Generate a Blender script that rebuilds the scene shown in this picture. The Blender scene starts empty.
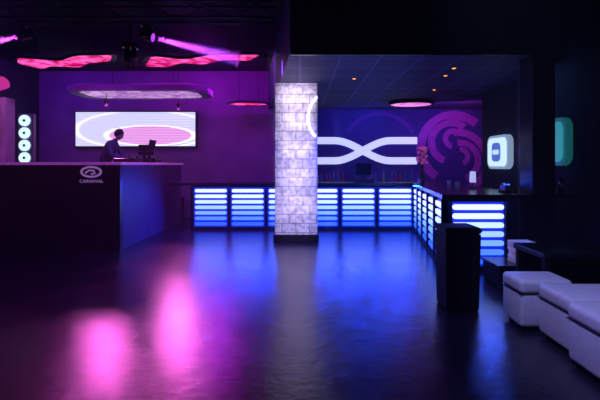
import bpy, bmesh, math, random
from mathutils import Vector, Matrix
random.seed(4)
D=bpy.data; S=bpy.context.scene
S.view_settings.view_transform='Standard'
def link(o): S.collection.objects.link(o); return o
# ---------------- materials ----------------
def mat(name,col,rough=0.5,metal=0.0,emit=None,es=0.0,var=0.15,scale=6.0,bump=0.0,spec=0.5):
    m=D.materials.new(name); m.use_nodes=True; n=m.node_tree.nodes; l=m.node_tree.links
    b=n['Principled BSDF']; b.inputs['Roughness'].default_value=rough; b.inputs['Metallic'].default_value=metal
    b.inputs['Specular IOR Level'].default_value=spec
    tc=n.new('ShaderNodeTexCoord'); nz=n.new('ShaderNodeTexNoise'); nz.inputs['Scale'].default_value=scale; nz.inputs['Detail'].default_value=4
    l.new(tc.outputs['Object'],nz.inputs['Vector'])
    cr=n.new('ShaderNodeValToRGB')
    c=Vector(col[:3])
    cr.color_ramp.elements[0].position=.3; cr.color_ramp.elements[1].position=.7
    cr.color_ramp.elements[0].color=(*(c*(1-var)),1); cr.color_ramp.elements[1].color=(*(c*(1+var)),1)
    l.new(nz.outputs['Fac'],cr.inputs['Fac']); l.new(cr.outputs['Color'],b.inputs['Base Color'])
    if bump:
        bp=n.new('ShaderNodeBump'); bp.inputs['Strength'].default_value=bump; bp.inputs['Distance'].default_value=.02
        l.new(nz.outputs['Fac'],bp.inputs['Height']); l.new(bp.outputs['Normal'],b.inputs['Normal'])
    if emit:
        b.inputs['Emission Color'].default_value=(*emit,1); b.inputs['Emission Strength'].default_value=es
    return m
BLACK=mat('black_paint',(.005,.0045,.008),.65,spec=.25)
BLACKG=mat('black_gloss',(.010,.010,.015),.24)
DARKW=mat('dark_wall',(.02,.017,.04),.8,bump=.2,scale=3)
METAL=mat('dark_metal',(.05,.05,.06),.4,.8)
CHROME=mat('brushed_steel',(.6,.6,.62),.25,1)
WALLP=mat('wall_lilac_paint',(.32,.20,.42),.8,bump=.15,scale=2)
MURW=mat('wall_mural_base',(.05,.045,.22),.75,scale=2)
MURS=mat('mural_purple',(.50,.12,.50),.6)
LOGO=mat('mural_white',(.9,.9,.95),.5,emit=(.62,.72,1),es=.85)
LEATHER=mat('white_leather',(.85,.83,.88),.38,bump=.15,scale=25,var=.05)
# ---------------- geometry ----------------
def mk(name,bm,m,parent=None,smooth=False):
    me=D.meshes.new(name); bmesh.ops.recalc_face_normals(bm,faces=bm.faces); bm.to_mesh(me); bm.free()
    o=link(D.objects.new(name,me)); 
    if m: me.materials.append(m)
    if smooth:
        for p in me.polygons: p.use_smooth=True
    if parent: o.parent=parent
    return o
def empty(name):
    return link(D.objects.new(name,None))
def box(name,x0,x1,y0,y1,z0,z1,m,parent=None,bev=0.0,seg=2,rot=0):
    bm=bmesh.new(); bmesh.ops.create_cube(bm,size=1)
    c=Vector(((x0+x1)/2,(y0+y1)/2,(z0+z1)/2))
    bmesh.ops.scale(bm,vec=(x1-x0,y1-y0,z1-z0),verts=bm.verts)
    if bev: bmesh.ops.bevel(bm,geom=bm.edges[:],offset=bev,segments=seg,affect='EDGES',profile=.5)
    if rot: bmesh.ops.rotate(bm,cent=(0,0,0),matrix=Matrix.Rotation(rot,3,'Z'),verts=bm.verts)
    o=mk(name,bm,m,parent,smooth=False); o.location=c; return o
def prism(name,pts,z0,z1,m,parent=None):
    bm=bmesh.new(); a=[bm.verts.new((x,y,z0)) for x,y in pts]; b=[bm.verts.new((x,y,z1)) for x,y in pts]
    bm.faces.new(a); bm.faces.new(b)
    n=len(pts)
    for i in range(n): bm.faces.new((a[i],a[(i+1)%n],b[(i+1)%n],b[i]))
    return mk(name,bm,m,parent)
def plate(name,pts,t,m,loc,rz=0,parent=None):
    """outline (x,z) extruded along local -y by t"""
    bm=bmesh.new(); a=[bm.verts.new((x,0,z)) for x,z in pts]; b=[bm.verts.new((x,-t,z)) for x,z in pts]
    bm.faces.new(a); bm.faces.new(b); n=len(pts)
    for i in range(n): bm.faces.new((a[i],a[(i+1)%n],b[(i+1)%n],b[i]))
    o=mk(name,bm,m,parent); o.location=loc; o.rotation_euler=(0,0,rz); return o
def rrect(w,h,r,seg=5):
    p=[]
    for cx,cz,a0 in ((w/2-r,h/2-r,0),(-w/2+r,h/2-r,90),(-w/2+r,-h/2+r,180),(w/2-r,-h/2+r,270)):
        for i in range(seg+1):
            a=math.radians(a0+90*i/seg); p.append((cx+r*math.cos(a),cz+r*math.sin(a)))
    return p
def ribbon(name,pts,w,t,m,y,parent=None):
    bm=bmesh.new(); L=[];R=[]
    for i,p in enumerate(pts):
        a=Vector(pts[max(i-1,0)]); b=Vector(pts[min(i+1,len(pts)-1)]); d=(b-a).normalized(); nn=Vector((-d.y,d.x))*w/2
        L.append(Vector(p)+nn); R.append(Vector(p)-nn)
    def ring(v,yy): return [bm.verts.new((q.x,yy,q.y)) for q in v]
    l0,r0,l1,r1=ring(L,y),ring(R,y),ring(L,y-t),ring(R,y-t)
    for i in range(len(pts)-1):
        for s,q in ((l0,r0),(l1,r1),(l0,l1),(r0,r1)): bm.faces.new((s[i],s[i+1],q[i+1],q[i]))
    for i in (0,-1): bm.faces.new((l0[i],r0[i],r1[i],l1[i]))
    return mk(name,bm,m,parent)
def cyl(name,p0,p1,r0,m,parent=None,r1=None,n=20):
    p0=Vector(p0);p1=Vector(p1); d=p1-p0
    bm=bmesh.new(); bmesh.ops.create_cone(bm,cap_ends=True,segments=n,radius1=r0,radius2=r0 if r1 is None else r1,depth=d.length)
    bmesh.ops.rotate(bm,cent=(0,0,0),matrix=d.to_track_quat('Z','Y').to_matrix(),verts=bm.verts)
    o=mk(name,bm,m,parent); o.location=(p0+p1)/2
    for p in o.data.polygons:
        if len(p.vertices)==4: p.use_smooth=True
    return o
def lathe(name,prof,m,loc,parent=None,n=20):
    bm=bmesh.new(); rings=[]
    for r,z in prof: rings.append([bm.verts.new((r*math.cos(2*math.pi*i/n),r*math.sin(2*math.pi*i/n),z)) for i in range(n)])
    for a,b in zip(rings,rings[1:]):
        for i in range(n): bm.faces.new((a[i],a[(i+1)%n],b[(i+1)%n],b[i]))
    bm.faces.new(rings[0]); bm.faces.new(rings[-1])
    o=mk(name,bm,m,parent,smooth=True); o.location=loc; return o
# ---------------- shell ----------------
def floor_mat():
    m=D.materials.new('polished_concrete'); m.use_nodes=True; n=m.node_tree.nodes; l=m.node_tree.links; b=n['Principled BSDF']
    tc=n.new('ShaderNodeTexCoord')
    n1=n.new('ShaderNodeTexNoise'); n1.inputs['Scale'].default_value=1.6; n1.inputs['Detail'].default_value=5; n1.inputs['Roughness'].default_value=.55
    n2=n.new('ShaderNodeTexNoise'); n2.inputs['Scale'].default_value=10; n2.inputs['Detail'].default_value=7; n2.inputs['Roughness'].default_value=.64
    for q in (n1,n2): l.new(tc.outputs['Object'],q.inputs['Vector'])
    c=n.new('ShaderNodeValToRGB'); c.color_ramp.elements[0].color=(.010,.008,.020,1); c.color_ramp.elements[1].color=(.017,.013,.031,1)
    c.color_ramp.elements[0].position=.3; c.color_ramp.elements[1].position=.75
    l.new(n1.outputs['Fac'],c.inputs['Fac']); l.new(c.outputs['Color'],b.inputs['Base Color'])
    r=n.new('ShaderNodeMapRange'); r.inputs['From Min'].default_value=.3; r.inputs['From Max'].default_value=.7; r.inputs['To Min'].default_value=.19; r.inputs['To Max'].default_value=.27
    l.new(n1.outputs['Fac'],r.inputs['Value']); l.new(r.outputs['Result'],b.inputs['Roughness'])
    b.inputs['Specular IOR Level'].default_value=.9
    bp=n.new('ShaderNodeBump'); bp.inputs['Strength'].default_value=.38; bp.inputs['Distance'].default_value=.012
    l.new(n2.outputs['Fac'],bp.inputs['Height']); l.new(bp.outputs['Normal'],b.inputs['Normal'])
    return m
box('floor',-7.6,5.7,-2.1,11.7,-.1,0,floor_mat())
box('wall_back_left',-7.6,-.6,11.5,11.65,0,4.2,WALLP)
box('wall_back_bar',-.6,5.7,11.5,11.65,0,4.2,MURW)
box('wall_left',-7.65,-7.5,-2,11.5,0,4.2,DARKW)
box('wall_right',4.1,4.25,-2,9,0,4.2,DARKW)
box('wall_right_return',4.25,5.5,8.85,9,0,4.2,DARKW)
box('wall_right_alcove',5.5,5.65,9,11.5,0,4.2,DARKW)
box('wall_front',-7.6,5.7,-2.15,-2,0,4.2,DARKW)
box('ceiling',-7.6,5.7,-2.1,11.7,4.2,4.3,BLACK)
def tile_mat():
    m=mat('ceiling_tile',(.10,.09,.16),.6); n=m.node_tree.nodes; l=m.node_tree.links; b=n['Principled BSDF']
    tc=n.new('ShaderNodeTexCoord'); br=n.new('ShaderNodeTexBrick'); br.offset=0; br.inputs['Scale'].default_value=1
    br.inputs['Brick Width'].default_value=.6; br.inputs['Row Height'].default_value=.6; br.inputs['Mortar Size'].default_value=.018
    br.inputs['Color1'].default_value=(.07,.06,.17,1); br.inputs['Color2'].default_value=(.03,.03,.10,1); br.inputs['Mortar'].default_value=(.16,.13,.36,1)
    l.new(tc.outputs['Object'],br.inputs['Vector']); l.new(br.outputs['Color'],b.inputs['Base Color']); return m
prism('ceiling_lowered',[(-.14,5.7),(3.38,5.7),(3.38,6.22),(4.08,6.22),(4.08,9.02),(5.48,9.02),(5.48,11.48),(-.9,11.48),(-.49,8.62)],3.1,4.19,tile_mat())
box('trim_1',-.14,3.38,5.66,5.695,3.06,3.16,BLACKG)
box('trim_5',-.14,3.38,5.67,5.695,3.17,4.19,BLACK)
# mural
mur=empty('wall_mural')
def sm(t): return t*t*(3-2*t)
def rib(z0,z1):
    pts=[(-.1,z0),(1.0,z0)]
    for i in range(1,16):
        t=i/16; pts.append((1.0+t*1.6,z0+(z1-z0)*sm(t)))
    pts+=[(2.6,z1),(3.36,z1)]; return pts
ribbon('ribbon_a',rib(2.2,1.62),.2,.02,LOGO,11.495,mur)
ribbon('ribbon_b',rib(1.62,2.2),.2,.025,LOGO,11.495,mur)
def arc(cx,cz,r,a0,a1,n=40): return [(cx+r*math.cos(math.radians(a0+(a1-a0)*i/n)),cz+r*math.sin(math.radians(a0+(a1-a0)*i/n))) for i in range(n+1)]
for i,(r,cx,cz,w_) in enumerate(((.22,4.40,2.26,.15),(.56,4.34,2.16,.21),(.95,4.42,1.98,.25))):
    ribbon('swirl_upper_%d'%i,arc(cx,cz,r,48,262-i*12,36),w_,.008,MURS,11.498,mur)
for i,(r,cx,cz,w_) in enumerate(((.20,4.62,1.74,.14),(.52,4.60,1.62,.18),(.84,4.52,1.60,.2))):
    ribbon('swirl_lower_%d'%i,arc(cx,cz,r,-70,98,36),w_,.006,MURS,11.498,mur)
ribbon('swirl_sweep',arc(2.3,1.9,1.08,30,150),.12,.005,mat('mural_purple_dim',(.15,.06,.30),.7),11.4985,mur)
# ---------------- column ----------------
def col_mat():
    m=mat('stone_tile',(.6,.55,.65),.7); n=m.node_tree.nodes; l=m.node_tree.links; b=n['Principled BSDF']
    tc=n.new('ShaderNodeTexCoord'); mp=n.new('ShaderNodeSeparateXYZ'); cb=n.new('ShaderNodeCombineXYZ'); l.new(tc.outputs['Object'],mp.inputs[0])
    ad=n.new('ShaderNodeMath'); l.new(mp.outputs['X'],ad.inputs[0]); l.new(mp.outputs['Y'],ad.inputs[1])
    l.new(ad.outputs[0],cb.inputs['X']); l.new(mp.outputs['Z'],cb.inputs['Y'])
    br=n.new('ShaderNodeTexBrick'); br.offset=.5; br.inputs['Scale'].default_value=1
    br.inputs['Brick Width'].default_value=.27; br.inputs['Row Height'].default_value=.18; br.inputs['Mortar Size'].default_value=.006
    br.inputs['Color1'].default_value=(.97,.94,.98,1); br.inputs['Color2'].default_value=(.80,.76,.86,1); br.inputs['Mortar'].default_value=(.30,.24,.38,1)
    l.new(cb.outputs[0],br.inputs['Vector'])
    nz=n.new('ShaderNodeTexNoise'); nz.inputs['Scale'].default_value=14; nz.inputs['Detail'].default_value=6; l.new(tc.outputs['Object'],nz.inputs['Vector'])
    r=n.new('ShaderNodeMapRange'); r.inputs['From Min'].default_value=.38;r.inputs['From Max'].default_value=.56;r.inputs['To Min'].default_value=.62; r.inputs['To Max'].default_value=1; l.new(nz.outputs['Fac'],r.inputs['Value'])
    mx=n.new('ShaderNodeMix'); mx.data_type='RGBA'; mx.blend_type='MULTIPLY'; mx.inputs['Factor'].default_value=1
    l.new(br.outputs['Color'],mx.inputs[6]); l.new(r.outputs['Result'],mx.inputs[7]); l.new(mx.outputs[2],b.inputs['Base Color'])
    bp=n.new('ShaderNodeBump'); bp.inputs['Strength'].default_value=.4; bp.inputs['Distance'].default_value=.02
    l.new(mx.outputs[2],bp.inputs['Height']); l.new(bp.outputs['Normal'],b.inputs['Normal']); return m
colm=empty('tiled_column')
box('shaft',-.49,.34,7.8,8.6,.14,3.098,col_mat(),colm,bev=.008)
box('plinth',-.52,.37,7.77,8.63,0,.14,BLACK,colm,bev=.01)
ribbon('glow_arc',[(p[0],p[1]) for p in arc(.72,2.42,.56,133,222)],.05,.006,mat('arc_white',(.95,.95,1),.5,emit=(.8,.85,1),es=1.0),7.799,colm)  # arc glows by itself, brightness put into its material
# ---------------- bar ----------------
def slatmat(name,c,e):
    return mat(name,(.3,.4,.8),.3,emit=c,es=e)
SL=[slatmat('slat_glow_%d'%i,c,e) for i,(c,e) in enumerate((
 ((.46,.50,1),2.0),((.40,.48,1),2.2),((.32,.44,1),2.2),((.20,.34,1),2.1),((.11,.24,1),2.0),((.05,.15,1),1.9),((.015,.08,1),1.7)))]
BACKL=mat('bar_backlight_blue',(.02,.03,.2),.4,emit=(.004,.025,1),es=.6)
bar=empty('bar_counter')
body=[(2.68,9.26),(2.10,5.68),(2.93,5.68),(3.30,9.8),(-2.48,9.8),(-2.48,9.26)]
prism('carcass',body,.0,1.03,BLACK,bar)
top=[(2.56,9.12),(1.96,5.52),(3.82,5.52),(3.82,5.8),(3.32,5.8),(3.36,9.88),(-3.05,9.88),(-3.05,9.12)]
prism('counter_top',top,1.03,1.09,BLACKG,bar)
def panelrun(A,B,n,tag,z0=.08,z1=.97,inset=.06):
    A=Vector(A);B=Vector(B); d=(B-A); L=d.length; u=d.normalized(); nrm=Vector((u.y,-u.x)); ang=math.atan2(u.y,u.x)
    rows=7; pitch=(z1-z0)/rows
    c=A+u*L/2
    plate('backlight_'+tag,rrect(L,z1-z0+.02,.005,1),.01,BACKL,(c.x,c.y,(z0+z1)/2),ang,bar)
    w=L/n
    for k in range(n):
        q=A+u*(w*(k+.5))
        for r in range(rows):
            z=z1-pitch*(r+.5)
            p=q+nrm*.02
            plate('slat_%s_%d_%d'%(tag,k,r),rrect(w-inset*2,pitch*.6,pitch*.29,4),.025,SL[r],(p.x,p.y,z),ang,bar)
    for k in range(n+1):
        q=A+u*(w*k)
        plate('post_%s_%d'%(tag,k),rrect(.065,z1+.04,.01,1),.07,BLACK,(q.x,q.y,(z1+.04)/2+.0),ang,bar)
    plate('kick_'+tag,rrect(L,.07,.01,1),.06,BLACK,(c.x,c.y,.035),ang,bar)
panelrun((-2.48,9.25),(2.62,9.25),6,'back')
panelrun((2.66,9.2),(2.08,5.68),5,'side')
panelrun((2.10,5.67),(2.92,5.67),1,'end',inset=.05)
# back shelf with bottles & register
bs=empty('back_bar_cabinet')
box('cabinet',-.5,3.9,10.95,11.45,0,.98,BLACK,bs,bev=.01); box('cabinet_top',-.52,3.92,10.92,11.46,.98,1.03,BLACKG,bs,bev=.008)
for i in range(7): box('door_gap_%d'%i,-.3+i*.6,-.28+i*.6,10.94,10.949,.08,.92,METAL,bs)
bot=empty('liquor_bottles')
GL=[mat('bottle_glass_%d'%i,c,.1,emit=c,es=.04) for i,c in enumerate(((.05,.1,.3),(.25,.05,.2),(.1,.1,.4),(.3,.25,.4)))]
for i in range(26):
    x=.5+i*.115+random.uniform(-.02,.02)
    if 1.2<x<1.95: continue
    s=random.uniform(.85,1.15)
    lathe('bottle_%d'%i,[(.001,0),(.036,0),(.038,.02),(.038,.17*s),(.03,.2*s),(.013,.23*s),(.012,.29*s),(.001,.292*s)],random.choice(GL),(x,11.15+random.uniform(-.06,.06),1.03),bot,12)
cr=empty('cash_register')
box('drawer',1.3,1.75,9.4,9.8,1.09,1.19,BLACKG,cr,bev=.01); box('stand',1.48,1.57,9.58,9.66,1.19,1.30,METAL,cr)
scr=plate('monitor',rrect(.38,.28,.02),.03,BLACKG,(1.52,9.6,1.40),0,cr); scr.rotation_euler=(-.2,0,0)
# flower arrangement at the bar end
fl=empty('flower_vase')
PINKF=mat('pink_lit_petals',(.8,.25,.55),.6,emit=(.7,.12,.5),es=.28)  # pink light put into the petals as colour and glow
lathe('vase',[(.001,0),(.05,0),(.07,.08),(.06,.2),(.035,.3),(.05,.34)],mat('vase_glass',(.25,.1,.3),.15),(2.9,9.5,1.09),fl)
for i in range(34):
    a=random.uniform(0,6.28); r=random.uniform(0,.13); z=1.62+random.uniform(-.12,.30)
    x,y=2.9+r*math.cos(a),9.5+r*math.sin(a)
    cyl('stem_%d'%i,(2.9,9.5,1.38),(x,y,z),.004,METAL,fl,n=6)
    lathe('bloom_%d'%i,[(.001,-.02),(.02,-.015),(.042,.015),(.036,.03),(.012,.02),(.001,.03)],PINKF,(x,y,z),fl,9)
# lamp & bar items
WG=mat('lamp_shade_white',(.8,.8,.85),.5,emit=(.5,.55,1),es=.8)
tl=empty('table_lamp')
lathe('base',[(.001,0),(.06,0),(.055,.015),(.012,.03),(.012,.12)],METAL,(2.98,6.9,1.09),tl); lathe('shade',[(.001,.11),(.055,.11),(.045,.3),(.001,.3)],WG,(2.98,6.9,1.09),tl)
cs=empty('cocktail_shaker')
lathe('body',[(.001,0),(.035,0),(.045,.14),(.043,.16),(.03,.2),(.018,.21),(.018,.24),(.001,.245)],CHROME,(3.7,5.66,1.09),cs)
for i,(x,y) in enumerate(((2.72,7.3),(2.60,6.6),(3.2,6.3),(2.45,8.2))):
    g=empty('drinking_glass')
    lathe('glass_body',[(.001,0),(.03,0),(.038,.13),(.035,.13),(.028,.01),(.001,.01)],GL[3],(x,y,1.09),g,14)
nh=empty('napkin_caddy'); box('tray',3.02,3.2,5.9,6.1,1.09,1.12,BLACKG,nh,.004); box('divider',3.1,3.115,5.9,6.1,1.12,1.22,CHROME,nh); box('napkins',3.035,3.095,5.92,6.08,1.12,1.2,LEATHER,nh,.003)
# ---------------- right side ----------------
pc=empty('square_column')
box('shaft',3.4,3.74,5.85,6.2,0,4.19,BLACKG,pc,bev=.015); box('corner_strip',3.395,3.41,5.835,5.849,0.1,4.1,METAL,pc); box('base',3.385,3.755,5.84,6.215,0,.1,METAL,pc)
def tv(y,z,w,h,c1,c2,k):
    e=empty('wall_light_screen'); r=math.pi/2*-1
    plate('bezel',rrect(w,h,.16,8),.10,mat('screen_bezel',(.25,.3,.4),.3,emit=c1,es=.3*k),(4.095,y,z),r,e)
    plate('glass',rrect(w*.84,h*.84,.12,8),.02,mat('screen_glow',(.7,.8,.8),.3,emit=c1,es=.95*k),(3.994,y,z),r,e)
    plate('glyph',rrect(w*.40,h*.56,.10,6),.01,mat('screen_glyph',(.05,.15,.3),.3,emit=c2,es=.4*k),(3.973,y,z),r,e)
    plate('glyph_bar',rrect(w*.3,h*.14,.04,6),.008,mat('screen_glyph_bar',(.6,.8,.8),.3,emit=c1,es=.8*k),(3.962,y,z),r,e)
tv(8.1,1.76,.86,.68,(.48,.68,1),(.12,.22,.95),1.4)
tv(6.42,1.86,.84,.74,(.03,.42,.45),(.01,.12,.2),.55)
for i,(y0,y1) in enumerate(((4.3,5.3),(7.0,7.5),(2.8,4.0))):
    box('trim_%d'%(i+2),4.07,4.098,y0,y1,.1,3.4,mat('panel_blue_%d'%i,(.05,.08,.12),.5),None,bev=.01)
# pedestal bin
tb=empty('trash_bin')
def taper(name,cx,cy,w0,w1,z0,z1,m,parent,bev=.015):
    bm=bmesh.new(); bmesh.ops.create_cube(bm,size=1)
    for v in bm.verts:
        w=w1 if v.co.z>0 else w0; v.co.x*=w; v.co.y*=w; v.co.z=z1 if v.co.z>0 else z0
    bmesh.ops.bevel(bm,geom=bm.edges[:],offset=bev,segments=2,affect='EDGES')
    o=mk(name,bm,m,parent); o.location=(cx,cy,0); return o
taper('bin_body',1.67,4.25,.33,.36,.0,.80,BLACK,tb); taper('bin_lid',1.67,4.25,.385,.36,.80,.86,BLACK,tb); box('bin_flap',1.56,1.78,4.058,4.069,.66,.76,BLACK,tb)
# low table and menus
ct=empty('side_table')
box('top',2.42,3.7,3.97,4.55,.56,.62,BLACKG,ct,.012)
for i,(x,y) in enumerate(((2.47,4.02),(2.47,4.5),(3.65,4.02),(3.65,4.5))): box('leg_%d'%i,x-.03,x+.03,y-.03,y+.03,0,.56,BLACK,ct,.005)
box('shelf',2.46,3.66,3.99,4.51,.2,.24,BLACK,ct,.006); box('back_panel',2.5,3.62,4.47,4.5,.24,.56,BLACK,ct)
pl=empty('low_plinth'); box('plinth_body',2.42,3.2,4.85,5.3,0.03,.25,BLACK,pl,.01); box('plinth_top',2.40,3.22,4.83,5.32,.25,.28,BLACKG,pl,.006)
for i,(x,y) in enumerate(((2.46,4.89),(2.46,5.26),(3.16,4.89),(3.16,5.26))): box('foot_%d'%i,x-.03,x+.03,y-.03,y+.03,0,.03,METAL,pl)
bk=empty('menu_stack')
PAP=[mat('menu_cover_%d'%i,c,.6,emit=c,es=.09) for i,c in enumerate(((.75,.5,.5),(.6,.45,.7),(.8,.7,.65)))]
z=.28
for i in range(9):
    h=.028; r=random.uniform(-.2,.2); 
    box('menu_%d'%i,2.66,2.92,4.9,5.13,z,z+h,PAP[i%3],bk,.004,1,rot=r); z+=h+.0015
# ottomans
def ottoman(x0,x1,y0,y1,h=.46):
    e=empty('ottoman')
    for n,px in enumerate(((x0+.06,y0+.06),(x1-.06,y0+.06),(x0+.06,y1-.06),(x1-.06,y1-.06))):
        cyl('foot_%d'%n,(px[0],px[1],0),(px[0],px[1],.04),.022,METAL,e)
    box('base',x0,x1,y0,y1,.035,h-.11,LEATHER,e,.03,4)
    box('cushion',x0-.006,x1+.006,y0-.006,y1+.006,h-.13,h,LEATHER,e,.042,5)
    box('seam',x0-.004,x1+.004,y0-.004,y1+.004,h-.128,h-.118,METAL,e,.003)
    for i in range(2):
        for j in range(2):
            bx=x0+(x1-x0)*(.3+.4*i); by=y0+(y1-y0)*(.3+.4*j)
            lathe('button_%d%d'%(i,j),[(.001,0),(.014,0),(.01,.006),(.001,.007)],LEATHER,(bx,by,h-.001),e,10)
    for o in e.children:
        for p in o.data.polygons: p.use_smooth=True
ottoman(1.99,2.46,3.60,3.94)
ottoman(2.10,2.70,3.10,3.53)
ottoman(2.03,2.6,2.66,3.04,.465)
ottoman(1.97,2.5,2.2,2.60,.47)
# ---------------- DJ area ----------------
st=empty('stage_platform'); box('stage_deck',-7.45,-3.27,7.14,11.3,0,.6,BLACK,st)
dj=empty('dj_booth')
EDGE=mat('booth_edge_lit',(.7,.5,.8),.35,emit=(.5,.08,.65),es=.3)  # light along the ledge put into its lilac colour and emission
BOOTH=mat('booth_panel_black',(.015,.010,.02),.35)
box('front_wall',-7.45,-3.15,7.0,7.12,0,1.5,BOOTH,dj); box('side_wall',-3.25,-3.15,7.12,10.6,0,1.5,mat('booth_side_purple',(.12,.05,.2),.5),dj)
box('ledge_front',-7.48,-3.10,6.93,7.3,1.5,1.55,EDGE,dj,.01); box('ledge_side',-3.40,-3.10,7.3,10.65,1.5,1.55,EDGE,dj,.01)
box('panel_frame_l',-4.12,-4.08,6.98,7.0,0.05,1.3,METAL,dj); box('panel_frame_r',-3.26,-3.22,6.98,7.0,.05,1.3,METAL,dj); box('panel_frame_t',-4.12,-3.22,6.98,7.0,1.12,1.16,METAL,dj)
lg=empty('booth_logo_sign')
SG=mat('sign_white',(.85,.8,.9),.5,emit=(.7,.3,.9),es=.28)
LX=-3.64
ribbon('oval',[(LX+.17*math.cos(a*math.pi/20),1.38+.085*math.sin(a*math.pi/20)) for a in range(41)],.035,.01,SG,6.975,lg)
ribbon('swash',[(LX-.1,1.36),(LX-.03,1.41),(LX+.05,1.40),(LX+.07,1.36),(LX,1.34)],.03,.01,SG,6.97,lg)
fc=D.curves.new('lettering','FONT'); fc.body='CARNAVAL'; fc.size=.08; fc.align_x='CENTER'; fc.extrude=.003; fc.materials.append(SG)
ft=link(D.objects.new('lettering',fc)); ft.location=(LX,6.978,1.19); ft.rotation_euler=(math.pi/2,0,0); ft.parent=lg
plate('backing',rrect(.56,.36,.03),.012,BOOTH,(LX,6.995,1.33),0,lg)
tbm=empty('dj_table'); box('top',-3.95,-3.43,8.3,10.3,1.5,1.545,BLACK,tbm,.006)
for i,(x,y) in enumerate(((-3.9,8.36),(-3.48,8.36),(-3.9,10.24),(-3.48,10.24))): box('leg_%d'%i,x-.025,x+.025,y-.025,y+.025,.6,1.5,METAL,tbm)
for k,y in enumerate((8.55,9.85)):
    t=empty('turntable'); box('plinth',-3.9,-3.48,y-.2,y+.2,1.545,1.64,BLACKG,t,.012)
    cyl('platter',(-3.7,y,1.64),(-3.7,y,1.665),.155,METAL,t,n=32); cyl('spindle',(-3.7,y,1.665),(-3.7,y,1.68),.008,CHROME,t,n=8)
    cyl('tonearm',(-3.54,y+.14,1.69),(-3.62,y-.06,1.675),.007,CHROME,t,n=8); cyl('pivot',(-3.54,y+.14,1.64),(-3.54,y+.14,1.70),.018,METAL,t,n=12)
mx=empty('audio_mixer'); box('chassis',-3.85,-3.66,9.02,9.34,1.545,1.61,BLACKG,mx,.008)
for i in range(4):
    for j in range(2): cyl('knob_%d%d'%(i,j),(-3.81+j*.05,9.07+i*.075,1.61),(-3.81+j*.05,9.07+i*.075,1.625),.012,METAL,mx,n=10)
    box('fader_%d'%i,-3.72,-3.705,9.06+i*.075,9.08+i*.075,1.61,1.62,CHROME,mx)
lp=empty('laptop')
box('stand_l',-3.5,-3.44,8.9,8.94,1.545,1.8,METAL,lp); box('stand_r',-3.5,-3.44,9.2,9.24,1.545,1.8,METAL,lp)
box('base',-3.62,-3.40,8.88,9.26,1.8,1.815,METAL,lp,.004)
o=box('lid',-.008,.008,-.19,.19,0,.26,METAL,lp,.003); o.location=(-3.36,9.07,1.94); o.rotation_euler=(0,.25,0)
mo=empty('dj_monitor'); box('neck',-3.72,-3.66,9.5,9.54,1.545,1.76,METAL,mo); box('foot',-3.78,-3.6,9.42,9.62,1.545,1.56,METAL,mo)
plate('display',rrect(.34,.24,.02),.03,BLACKG,(-3.66,9.5,1.86),.5,mo)
# disc jockey
SKIN=mat('skin',(.35,.2,.16),.55); SHIRT=mat('dark_shirt',(.05,.03,.08),.8); PANTS=mat('dark_trousers',(.02,.02,.04),.8); HAIR=mat('dark_hair',(.015,.01,.012),.7)
man=empty('disc_jockey_man')
def skin(name,vs,es,rs,m,sub=2):
    me=D.meshes.new(name); me.from_pydata([Vector(v) for v in vs],es,[]); me.materials.append(m)
    o=link(D.objects.new(name,me)); o.parent=man
    md=o.modifiers.new('Skin','SKIN'); md.use_smooth_shade=True
    for i,r in enumerate(rs):
        sv=me.skin_vertices[0].data[i]; sv.radius=(r,r) if not isinstance(r,tuple) else r; sv.use_root=(i==0)
    s=o.modifiers.new('Sub','SUBSURF'); s.levels=sub; s.render_levels=sub
    return o
bx,by=-4.55,9.28
V=[(bx,by,1.50),(bx+.06,by,1.68),(bx+.15,by,1.86),(bx+.21,by,1.99),(bx+.26,by,2.06),(bx+.29,by,2.11),
 (bx+.2,by-.2,1.96),(bx+.3,by-.27,1.72),(bx+.52,by-.22,1.66),
 (bx+.2,by+.2,1.96),(bx+.3,by+.28,1.72),(bx+.52,by+.24,1.68)]
E=[(0,1),(1,2),(2,3),(3,4),(4,5),(3,6),(6,7),(7,8),(3,9),(9,10),(10,11)]
R=[(.12,.15),(.115,.14),(.125,.17),(.11,.14),.06,.055,.065,.047,.036,.065,.047,.036]
skin('torso_and_arms',V,E,R,SHIRT)
V=[(bx,by,1.5),(bx+.02,by-.1,1.40),(bx+.06,by-.11,1.06),(bx-.02,by-.12,.72),(bx+.1,by-.13,.66),(bx+.02,by+.1,1.40),(bx-.02,by+.12,1.06),(bx-.12,by+.13,.72),(bx+.0,by+.14,.66)]
E=[(0,1),(1,2),(2,3),(3,4),(0,5),(5,6),(6,7),(7,8)]
skin('legs',V,E,[.135,.095,.065,.045,.036,.095,.065,.045,.036],PANTS)
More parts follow.
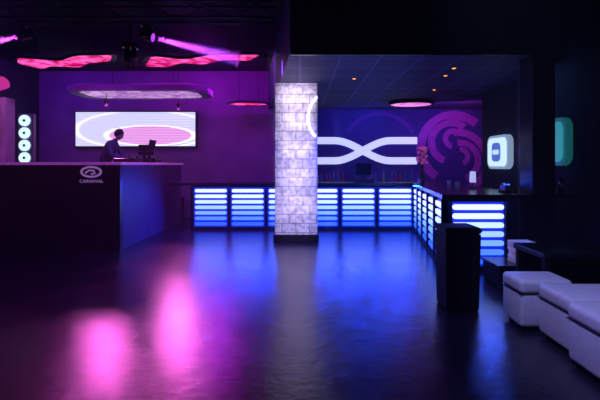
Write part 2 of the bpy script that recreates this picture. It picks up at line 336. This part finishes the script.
def head(c,tilt):
    h=empty('head'); h.parent=man; h.location=c; h.rotation_euler=(0,tilt,0)
    bm=bmesh.new(); bmesh.ops.create_uvsphere(bm,u_segments=24,v_segments=18,radius=.1)
    for v in bm.verts:
        x,y,z=v.co; v.co=Vector((x*1.0,y*.78,z*1.2))
        if z<-.02: v.co.x=v.co.x*.86+.014; v.co.y*=(1+ (z+.02)*2.4)
        if x>.07 and -.05<z<.01: v.co.x-=.006
    mk('skull',bm,SKIN,h,True)
    bm=bmesh.new(); bmesh.ops.create_uvsphere(bm,u_segments=20,v_segments=14,radius=.106)
    for v in bm.verts: v.co=Vector((v.co.x*1.0-.014,v.co.y*.84,v.co.z*1.14+.022))
    bmesh.ops.bisect_plane(bm,geom=bm.verts[:]+bm.edges[:]+bm.faces[:],plane_co=(.02,0,.01),plane_no=(.65,0,-.76),clear_outer=True)
    mk('hair',bm,HAIR,h,True)
    lathe('nose',[(.001,-.025),(.016,-.02),(.01,.01),(.001,.03)],SKIN,(.1,0,-.01),h,10)
    for s in (-1,1):
        e=lathe('ear_%d'%(s+1),[(.001,-.03),(.013,-.02),(.018,.01),(.012,.028),(.001,.032)],SKIN,(0,s*.082,-.0),h,10)
        lathe('eye_%d'%(s+1),[(.001,-.01),(.009,-.006),(.011,0),(.009,.006),(.001,.01)],LEATHER,(.086,s*.03,.012),h,10)
        cyl('headphone_cup_%d'%(s+1),(0,s*.09,0),(0,s*.115,0),.04,BLACKG,h)
    cv=[( 0,.1*math.cos(a*math.pi/12),.0+.135*math.sin(a*math.pi/12)) for a in range(13)]
    for a,b in zip(cv,cv[1:]): cyl('headband',a,b,.01,BLACKG,h,n=8)
    box('mouth',.088,.096,-.022,.022,-.06,-.052,mat('lips',(.3,.1,.1),.5),h,.003)
head((bx+.35,by,2.20),.5)
def hand(w,d,side):
    w=Vector(w); d=Vector(d).normalized(); s=Vector((0,0,1)).cross(d).normalized()*side; up=Vector((0,0,1))
    vs=[w,w+d*.045,w+d*.085]; es=[(0,1),(1,2)]; rs=[.026,(.02,.036),(.016,.038)]
    skin('palm_%d'%(side+1),vs,es,rs,SKIN,1)
    for k,(off,L) in enumerate(((.03,.07),(.01,.08),(-.01,.074),(-.03,.058))):
        p=w+d*.08+s*off
        skin('finger_%d_%d'%(side+1,k),[p,p+d*L*.45+up*.004,p+d*L*.75-up*.012,p+d*L*.95-up*.032],[(0,1),(1,2),(2,3)],[.009,.0085,.008,.007],SKIN,1)
    p=w+d*.03+s*.025
    skin('thumb_%d'%(side+1),[p,p+s*.025+d*.02,p+s*.035+d*.05-up*.01],[(0,1),(1,2)],[.012,.01,.008],SKIN,1)
hand((bx+.53,by-.22,1.665),(1,-.1,-.02),1); hand((bx+.53,by+.24,1.68),(1,.3,-.05),-1)
for s,x in ((-1,bx+.1),(1,bx)):
    box('shoe_%d'%(s+1),x-.12,x+.16,by+s*.135-.05,by+s*.135+.05,.602,.69,BLACK,man,.03,3)
# LED wall screen
def screen_mat():
    m=D.materials.new('led_screen'); m.use_nodes=True; n=m.node_tree.nodes; l=m.node_tree.links; b=n['Principled BSDF']
    b.inputs['Base Color'].default_value=(.02,.02,.02,1); b.inputs['Roughness'].default_value=.4
    tc=n.new('ShaderNodeTexCoord'); sp=n.new('ShaderNodeSeparateXYZ'); l.new(tc.outputs['Object'],sp.inputs[0])
    def M(op,a,c=None):
        q=n.new('ShaderNodeMath'); q.operation=op
        for i,v in enumerate((a,c)):
            if v is None: continue
            if isinstance(v,(int,float)): q.inputs[i].default_value=v
            else: l.new(v,q.inputs[i])
        return q.outputs[0]
    X,Z=sp.outputs['X'],sp.outputs['Z']
    def ell(cx,cz,rx,rz): 
        a=M('POWER',M('ABSOLUTE',M('DIVIDE',M('SUBTRACT',X,cx),rx)),2.0); c=M('POWER',M('ABSOLUTE',M('DIVIDE',M('SUBTRACT',Z,cz),rz)),2.0)
        return M('ADD',a,c)
    e1=ell(.42,-.18,1.2,.27); e3=ell(.25,-.02,2.0,.56)
    def mix(fac,A,B):
        q=n.new('ShaderNodeMix'); q.data_type='RGBA'; l.new(fac,q.inputs[0])
        for i,v in ((6,A),(7,B)):
            if isinstance(v,tuple): q.inputs[i].default_value=(*v,1)
            else: l.new(v,q.inputs[i])
        return q.outputs[2]
    w=n.new('ShaderNodeTexWave'); w.bands_direction='Z'; w.inputs['Scale'].default_value=7; w.inputs['Distortion'].default_value=.4; l.new(tc.outputs['Object'],w.inputs['Vector'])
    bg=mix(w.outputs['Fac'],(.48,.38,.9),(.72,.82,1.0))
    inn=mix(w.outputs['Fac'],(.58,.12,.6),(.88,.5,.88))
    c=mix(M('LESS_THAN',e3,1.0),bg,(.95,.92,1.0)); c=mix(M('LESS_THAN',e3,.86),c,bg)
    c=mix(M('LESS_THAN',e1,1.22),c,(1.0,.97,1.0)); c=mix(M('LESS_THAN',e1,.95),c,inn)
    dx=M('SINE',M('MULTIPLY',X,110.0)); dz=M('SINE',M('MULTIPLY',Z,110.0)); dd=M('ADD',M('MULTIPLY',M('MULTIPLY',dx,dz),.25),1.2)
    l.new(c,b.inputs['Emission Color']); l.new(dd,b.inputs['Emission Strength'])
    return m
sc=empty('led_wall_screen')
box('housing',-6.42,-2.93,11.38,11.49,2.0,3.04,BLACKG,sc,.01); box('display',-6.37,-2.98,11.355,11.379,2.04,3.0,screen_mat(),sc)
# canopies
def glow_mat(name,c1,c2,s,sc=3):
    m=mat(name,c1,.5); n=m.node_tree.nodes; l=m.node_tree.links; b=n['Principled BSDF']
    nz=n.new('ShaderNodeTexNoise'); nz.inputs['Scale'].default_value=sc; nz.inputs['Detail'].default_value=3; nz.inputs['Distortion'].default_value=1.5
    tc=n.new('ShaderNodeTexCoord'); l.new(tc.outputs['Object'],nz.inputs['Vector'])
    r=n.new('ShaderNodeValToRGB'); r.color_ramp.elements[0].position=.42; r.color_ramp.elements[1].position=.60
    r.color_ramp.elements[0].color=(*c1,1); r.color_ramp.elements[1].color=(*c2,1); l.new(nz.outputs['Fac'],r.inputs['Fac'])
    l.new(r.outputs['Color'],b.inputs['Emission Color']); b.inputs['Emission Strength'].default_value=s; return m
G1=glow_mat('cove_red_magenta',(.35,.0,.06),(1,.09,.45),1.6)
G2=glow_mat('cove_pink',(.7,.10,.5),(1,.35,.8),1.1)
G3=glow_mat('cove_lilac',(.30,.06,.42),(.75,.42,.85),.8)
RIM=mat('canopy_rim',(.02,.01,.03),.5)
def canopy(name,pts,z,g,zc,wall=.12,rim=RIM,inner=.90):
    e=empty(name); n=len(pts); cx=sum(p[0] for p in pts)/n; cy=sum(p[1] for p in pts)/n
    def T(s): return [(cx+(p[0]-cx)*s,cy+(p[1]-cy)*s) for p in pts]
    bm=bmesh.new(); R=[]
    for (s,zz) in ((inner-.01,z+.02),(inner+.01,z-.005),(1.0,z),(1.0,z+wall),(.92,z+wall+.03)):
        R.append([bm.verts.new((x,y,zz)) for x,y in T(s)])
    for a,b in zip(R,R[1:]):
        for i in range(n): bm.faces.new((a[i],a[(i+1)%n],b[(i+1)%n],b[i]))
    bm.faces.new(R[-1]); mk('rim',bm,rim,e,False)
    prism('light_panel',T(inner),z+.008,z+.03,g,e)
    if zc>z+.3:
        w=max(p[0] for p in pts)-cx
        for dx in (-.45,.45): cyl('hanger',(cx+w*dx,cy,z+wall+.02),(cx+w*dx,cy,zc),.006,BLACK,e,n=8)
    return e
def ell_pts(cx,cy,rx,ry,n=56): return [(cx+rx*math.cos(2*math.pi*i/n),cy+ry*math.sin(2*math.pi*i/n)) for i in range(n)]
def smooth_poly(P,k=2):
    for _ in range(k):
        Q=[]
        for a,b in zip(P,P[1:]+P[:1]): Q+=[(a[0]*.88+b[0]*.12,a[1]*.88+b[1]*.12),(a[0]*.12+b[0]*.88,a[1]*.12+b[1]*.88)]
        P=Q
    return P
A1=smooth_poly([(-6.15,8.55),(-5.75,8.0),(-5.0,8.3),(-4.4,7.85),(-3.55,7.8),(-3.85,8.35),(-4.5,8.55),(-4.9,8.95),(-5.5,8.8),(-5.9,9.1)],1)
A2=smooth_poly([(-3.6,8.95),(-3.05,7.95),(-2.4,8.25),(-1.7,7.85),(-.62,7.85),(-.95,8.4),(-1.6,8.35),(-2.1,8.75),(-2.6,8.6),(-3.0,9.0)],1)
A3=smooth_poly([(-2.0,10.8),(-1.6,10.45),(-.95,10.6),(-.8,10.9),(-1.2,11.1),(-1.8,11.05)])
canopy('ceiling_canopy_light',A1,3.66,G1,4.2,.02)
canopy('ceiling_canopy_light',A2,3.68,G1,4.2,.02)
canopy('ceiling_canopy_light',A3,3.14,G1,4.2,.02)
canopy('ceiling_canopy_light',ell_pts(2.8,10.1,.56,.42),3.02,G2,3.1,.05)
LIL=mat('stage_canopy_lilac',(.24,.12,.34),.6)
canopy('stage_canopy_light',[(-3.95+x,10.05+y) for x,y in rrect(3.4,1.3,.42,8)],3.26,G3,4.2,.14,LIL,.84)
# downlights
WB=mat('warm_bulb',(1,.5,.2),.4,emit=(1,.32,.05),es=2.5)
for x,y in ((2.54,6.6),(2.6,7.15),(2.85,8.5),(1.0,7.4),(4.9,10.2)):
    e=empty('recessed_downlight')
    lathe('trim_ring',[(.035,0),(.05,-.008),(.05,0),(.035,.001)],METAL,(x,y,3.099),e,16)
    lathe('bulb',[(.001,-.012),(.022,-.01),(.034,-.002),(.001,-.001)],WB,(x,y,3.099),e,16)
# truss
tr=empty('lighting_truss')
def truss(x0,x1,y,z,s=.26):
    P=[(y-s/2,z-s/2),(y+s/2,z-s/2),(y-s/2,z+s/2),(y+s/2,z+s/2)]
    for (yy,zz) in P: cyl('chord',(x0,yy,zz),(x1,yy,zz),.022,METAL,tr,n=8)
    n=int((x1-x0)/.4)
    for i in range(n):
        a=x0+i*.4; b=a+.4
        for q,r in ((0,1),(2,3),(0,2),(1,3)): 
            A,B=(P[q],P[r]) if i%2 else (P[r],P[q]); cyl('brace',(a,*A),(b,*B),.01,METAL,tr,n=6)
    for x in (x0+.5,(x0+x1)/2,x1-.5): cyl('hanger',(x,y,z+s/2),(x,y,4.2),.012,METAL,tr,n=6)
truss(-7.2,-.4,6.4,3.95); truss(-7.2,3.2,4.6,3.95)
for i,yy in enumerate((3.7,1.25,4.8)):
    p=empty('ceiling_pipe')
    cyl('pipe',(-.3+.2*i,yy,4.1),(4.05,yy,4.1),.035,METAL,p,n=10)
    for x in (.6,2.2,3.6): cyl('clamp',(x,yy,4.1),(x,yy,4.2),.015,METAL,p,n=6)
def hazemat(name,dens):
    m=D.materials.new(name); m.use_nodes=True; n=m.node_tree.nodes; n.clear(); o=n.new('ShaderNodeOutputMaterial'); s=n.new('ShaderNodeVolumeScatter')
    s.inputs['Color'].default_value=(1,1,1,1); s.inputs['Density'].default_value=dens; s.inputs['Anisotropy'].default_value=0
    m.node_tree.links.new(s.outputs[0],o.inputs['Volume']); return m
HZ=hazemat('beam_haze',.6)
def mover(x,y,z,target,col,zc,lens=2,k=1.0,hz=0,ang=6):
    e=empty('moving_head_spotlight'); 
    box('clamp_base',x-.13*k,x+.13*k,y-.11*k,y+.11*k,z+.2*k,z+.29*k,BLACKG,e,.01)
    if zc>z+.3*k: cyl('hook',(x,y,z+.29*k),(x,y,zc),.02*k,BLACK,e,n=8)
    for s in (-1,1): box('yoke_%d'%(s+1),x-.05*k,x+.05*k,y+s*.14*k-.02*k,y+s*.14*k+.02*k,z-.06*k,z+.24*k,BLACKG,e,.006)
    d=(Vector(target)-Vector((x,y,z))).normalized(); c=Vector((x,y,z))
    cyl('head',c-d*.14*k,c+d*.13*k,.085*k,BLACKG,e,r1=.115*k,n=24); cyl('lens',c+d*.131*k,c+d*.14*k,.095*k,mat('lens_glow',col,.2,emit=col,es=lens),e,n=24)
    if hz: cyl('beam_haze_cone',c+d*.19,c+d*(.19+hz),.045,HZ,e,r1=.045+hz*math.tan(math.radians(ang/2)),n=32)  # added cone of denser haze so the beam shows
    return c,d
def spot(name,loc,target,col,e,ang,blend=.3,size=.06):
    l=D.lights.new(name,'SPOT'); l.color=col; l.energy=e; l.spot_size=math.radians(ang); l.spot_blend=blend; l.shadow_soft_size=size
    o=link(D.objects.new(name,l)); o.location=loc; o.rotation_euler=(Vector(target)-Vector(loc)).to_track_quat('-Z','Y').to_euler(); return o
def area(name,loc,target,col,e,sx,sy):
    l=D.lights.new(name,'AREA'); l.shape='RECTANGLE'; l.size=sx; l.size_y=sy; l.color=col; l.energy=e
    o=link(D.objects.new(name,l)); o.location=loc; o.rotation_euler=(Vector(target)-Vector(loc)).to_track_quat('-Z','Y').to_euler(); return o
MAG=(1,.03,.6); PUR=(.45,.04,1); BLU=(.02,.06,1)
for nm,(x,y,z),t,col,e,ang,zc,ls,k,hz in (
  ('beam_pink_a',(-4.72,9.75,2.98),(-2.5,4.3,0),(1,.13,.75),300,38,3.25,.6,.4,0),
  ('beam_pink_b',(-3.30,10.85,3.04),(-1.9,4.9,0),(1,.13,.75),340,38,4.2,.6,.4,0),
  ('beam_purple',(-2.75,7.2,3.82),(-.35,7.2,3.22),(.55,.06,1),5500,9,4.2,1,.8,1.5),
  ('beam_left',(-4.72,6.9,3.74),(-6.6,6.9,3.35),(.8,.06,1),6500,9,4.2,1,.7,1.6),
  ('beam_blue',(-3.2,7.55,3.5),(-4.1,9.3,1.6),(.04,.12,1),260,22,4.2,1.5,1,0)):
    c,d=mover(x,y,z,t,col,zc,ls,k,hz,ang); o=spot(nm,c+d*.16*k,t,col,e,ang,.4,.03 if hz else .16)
# loudspeaker + left fixtures
sp=empty('loudspeaker')
box('cabinet',-6.0,-5.42,7.34,7.62,.6,2.75,mat('speaker_grey',(.5,.35,.55),.6),sp,.02)
for i,z in enumerate((1.0,1.55,2.1)): cyl('woofer_%d'%i,(-5.71,7.339,z),(-5.71,7.32,z),.2,BLACKG,sp,n=28); cyl('cone_%d'%i,(-5.71,7.32,z),(-5.71,7.31,z),.07,METAL,sp,n=20)
box('horn',-5.9,-5.5,7.32,7.339,2.4,2.62,BLACKG,sp,.006)
pf=empty('stage_wash_light'); cyl('can',(-5.75,7.5,2.95),(-5.5,7.42,3.03),.09,mat('can_pink',(.4,.1,.3),.4,emit=(1,.05,.5),es=.5),pf,r1=.12); box('bracket',-5.78,-5.64,7.42,7.55,2.75,2.9,METAL,pf,.01)
bl=empty('blinder_light_column')
box('frame',-6.37,-6.01,9.0,9.12,1.5,2.66,mat('blinder_frame',(.2,.2,.3),.5),bl,.02); box('pole',-6.22,-6.16,9.03,9.09,.62,1.5,METAL,bl); box('foot',-6.35,-6.03,8.95,9.2,.6,.63,METAL,bl)
BG=mat('blinder_lamp',(.7,.9,1),.3,emit=(.55,.8,1),es=1.4)
for i in range(4): cyl('lamp_%d'%i,(-6.19,9.0,1.66+i*.28),(-6.19,8.975,1.66+i*.28),.125,BG,bl,n=24); cyl('center_%d'%i,(-6.19,8.974,1.66+i*.28),(-6.19,8.965,1.66+i*.28),.03,METAL,bl,n=16)
# ---------------- lights ----------------
area('wash_back_left',(-2.4,9.4,4.05),(-2.0,11.5,1.6),(.58,.012,.92),36,3,.5)
area('wash_back_left_blue',(-6.2,9.4,4.0),(-6.0,11.5,1.8),(.24,.02,1),20,2,.5)
area('wash_mural',(2.6,10.2,2.98),(2.8,11.5,1.9),(.12,.08,1),32,3.5,.2)
area('wash_mural_pink',(4.3,9.8,2.9),(4.6,11.5,2.0),(.9,.04,.8),9,1,.2)
spot('haze_magenta_fill',(-2.2,10.6,4.0),(-2.6,7.9,0),(.62,.015,.95),900,70,.8,.15)  # added spot that makes the haze beside the booth glow magenta
for i,(tz,e) in enumerate(((.45,480),(1.0,470),(1.55,480),(2.1,500),(2.65,510),(3.0,350))):
    spot('column_fill_%d'%i,(-.3,4.3,2.72),(-.07,7.8,tz),(.82,.69,1),e,17,.8,.08)  # added stack of spots without fixtures, brightening the column
spot('bar_blue_down',(1.2,7.2,3.0),(1.0,7.4,0),BLU,300,120,.8,.2)
spot('bar_blue_down_left',(-1.6,7.4,3.9),(-1.3,7.9,0),BLU,210,80,.8,.2)
spot('floor_violet',(-3.6,4.2,4.0),(-3.4,4.6,0),(.10,.01,1),90,110,.8,.2)
area('bar_floor_fill_back',(.07,9.14,1.02),(.07,8.5,.0),(.008,.05,1),115,5.0,.03)  # this and the next two: added lamps putting more blue on the floor
area('bar_floor_fill_side',(2.26,7.4,1.02),(1.7,7.5,0),(.008,.05,1),42,.03,3.3)
area('bar_floor_fill_end',(2.5,5.55,1.02),(2.5,5.0,0),(.02,.08,1),9,.8,.03)
area('stage_violet',(-4.3,8.2,3.5),(-3.8,9.4,1.2),PUR,14,1.5,.4)
spot('speaker_pink',(-4.9,6.2,3.6),(-5.7,7.4,2.0),(.9,.2,.9),70,40,.6,.1)
spot('lounge_wash',(.7,2.3,3.6),(2.4,3.1,.3),(.34,.34,1),300,40,.5,.2)
area('tv_teal',(3.7,6.6,3.0),(4.1,6.4,1.9),(.02,.4,.8),.8,.3,.3)
# world + haze
w=D.worlds.new('World'); S.world=w; w.use_nodes=True; wn=w.node_tree; wn.nodes['Background'].inputs[0].default_value=(.02,.005,.05,1); wn.nodes['Background'].inputs[1].default_value=.3
hs=wn.nodes.new('ShaderNodeVolumeScatter'); hs.inputs['Color'].default_value=(.9,.85,1,1); hs.inputs['Density'].default_value=.0066; hs.inputs['Anisotropy'].default_value=.2
wn.links.new(hs.outputs[0],wn.nodes['World Output'].inputs['Volume'])
# camera
cd=D.cameras.new('camera'); cd.lens=24; cd.sensor_width=36; cd.shift_y=-35/600; cd.clip_start=.05
co=link(D.objects.new('camera',cd)); co.location=(0,0,1.5); co.rotation_euler=(math.pi/2,0,0); S.camera=co
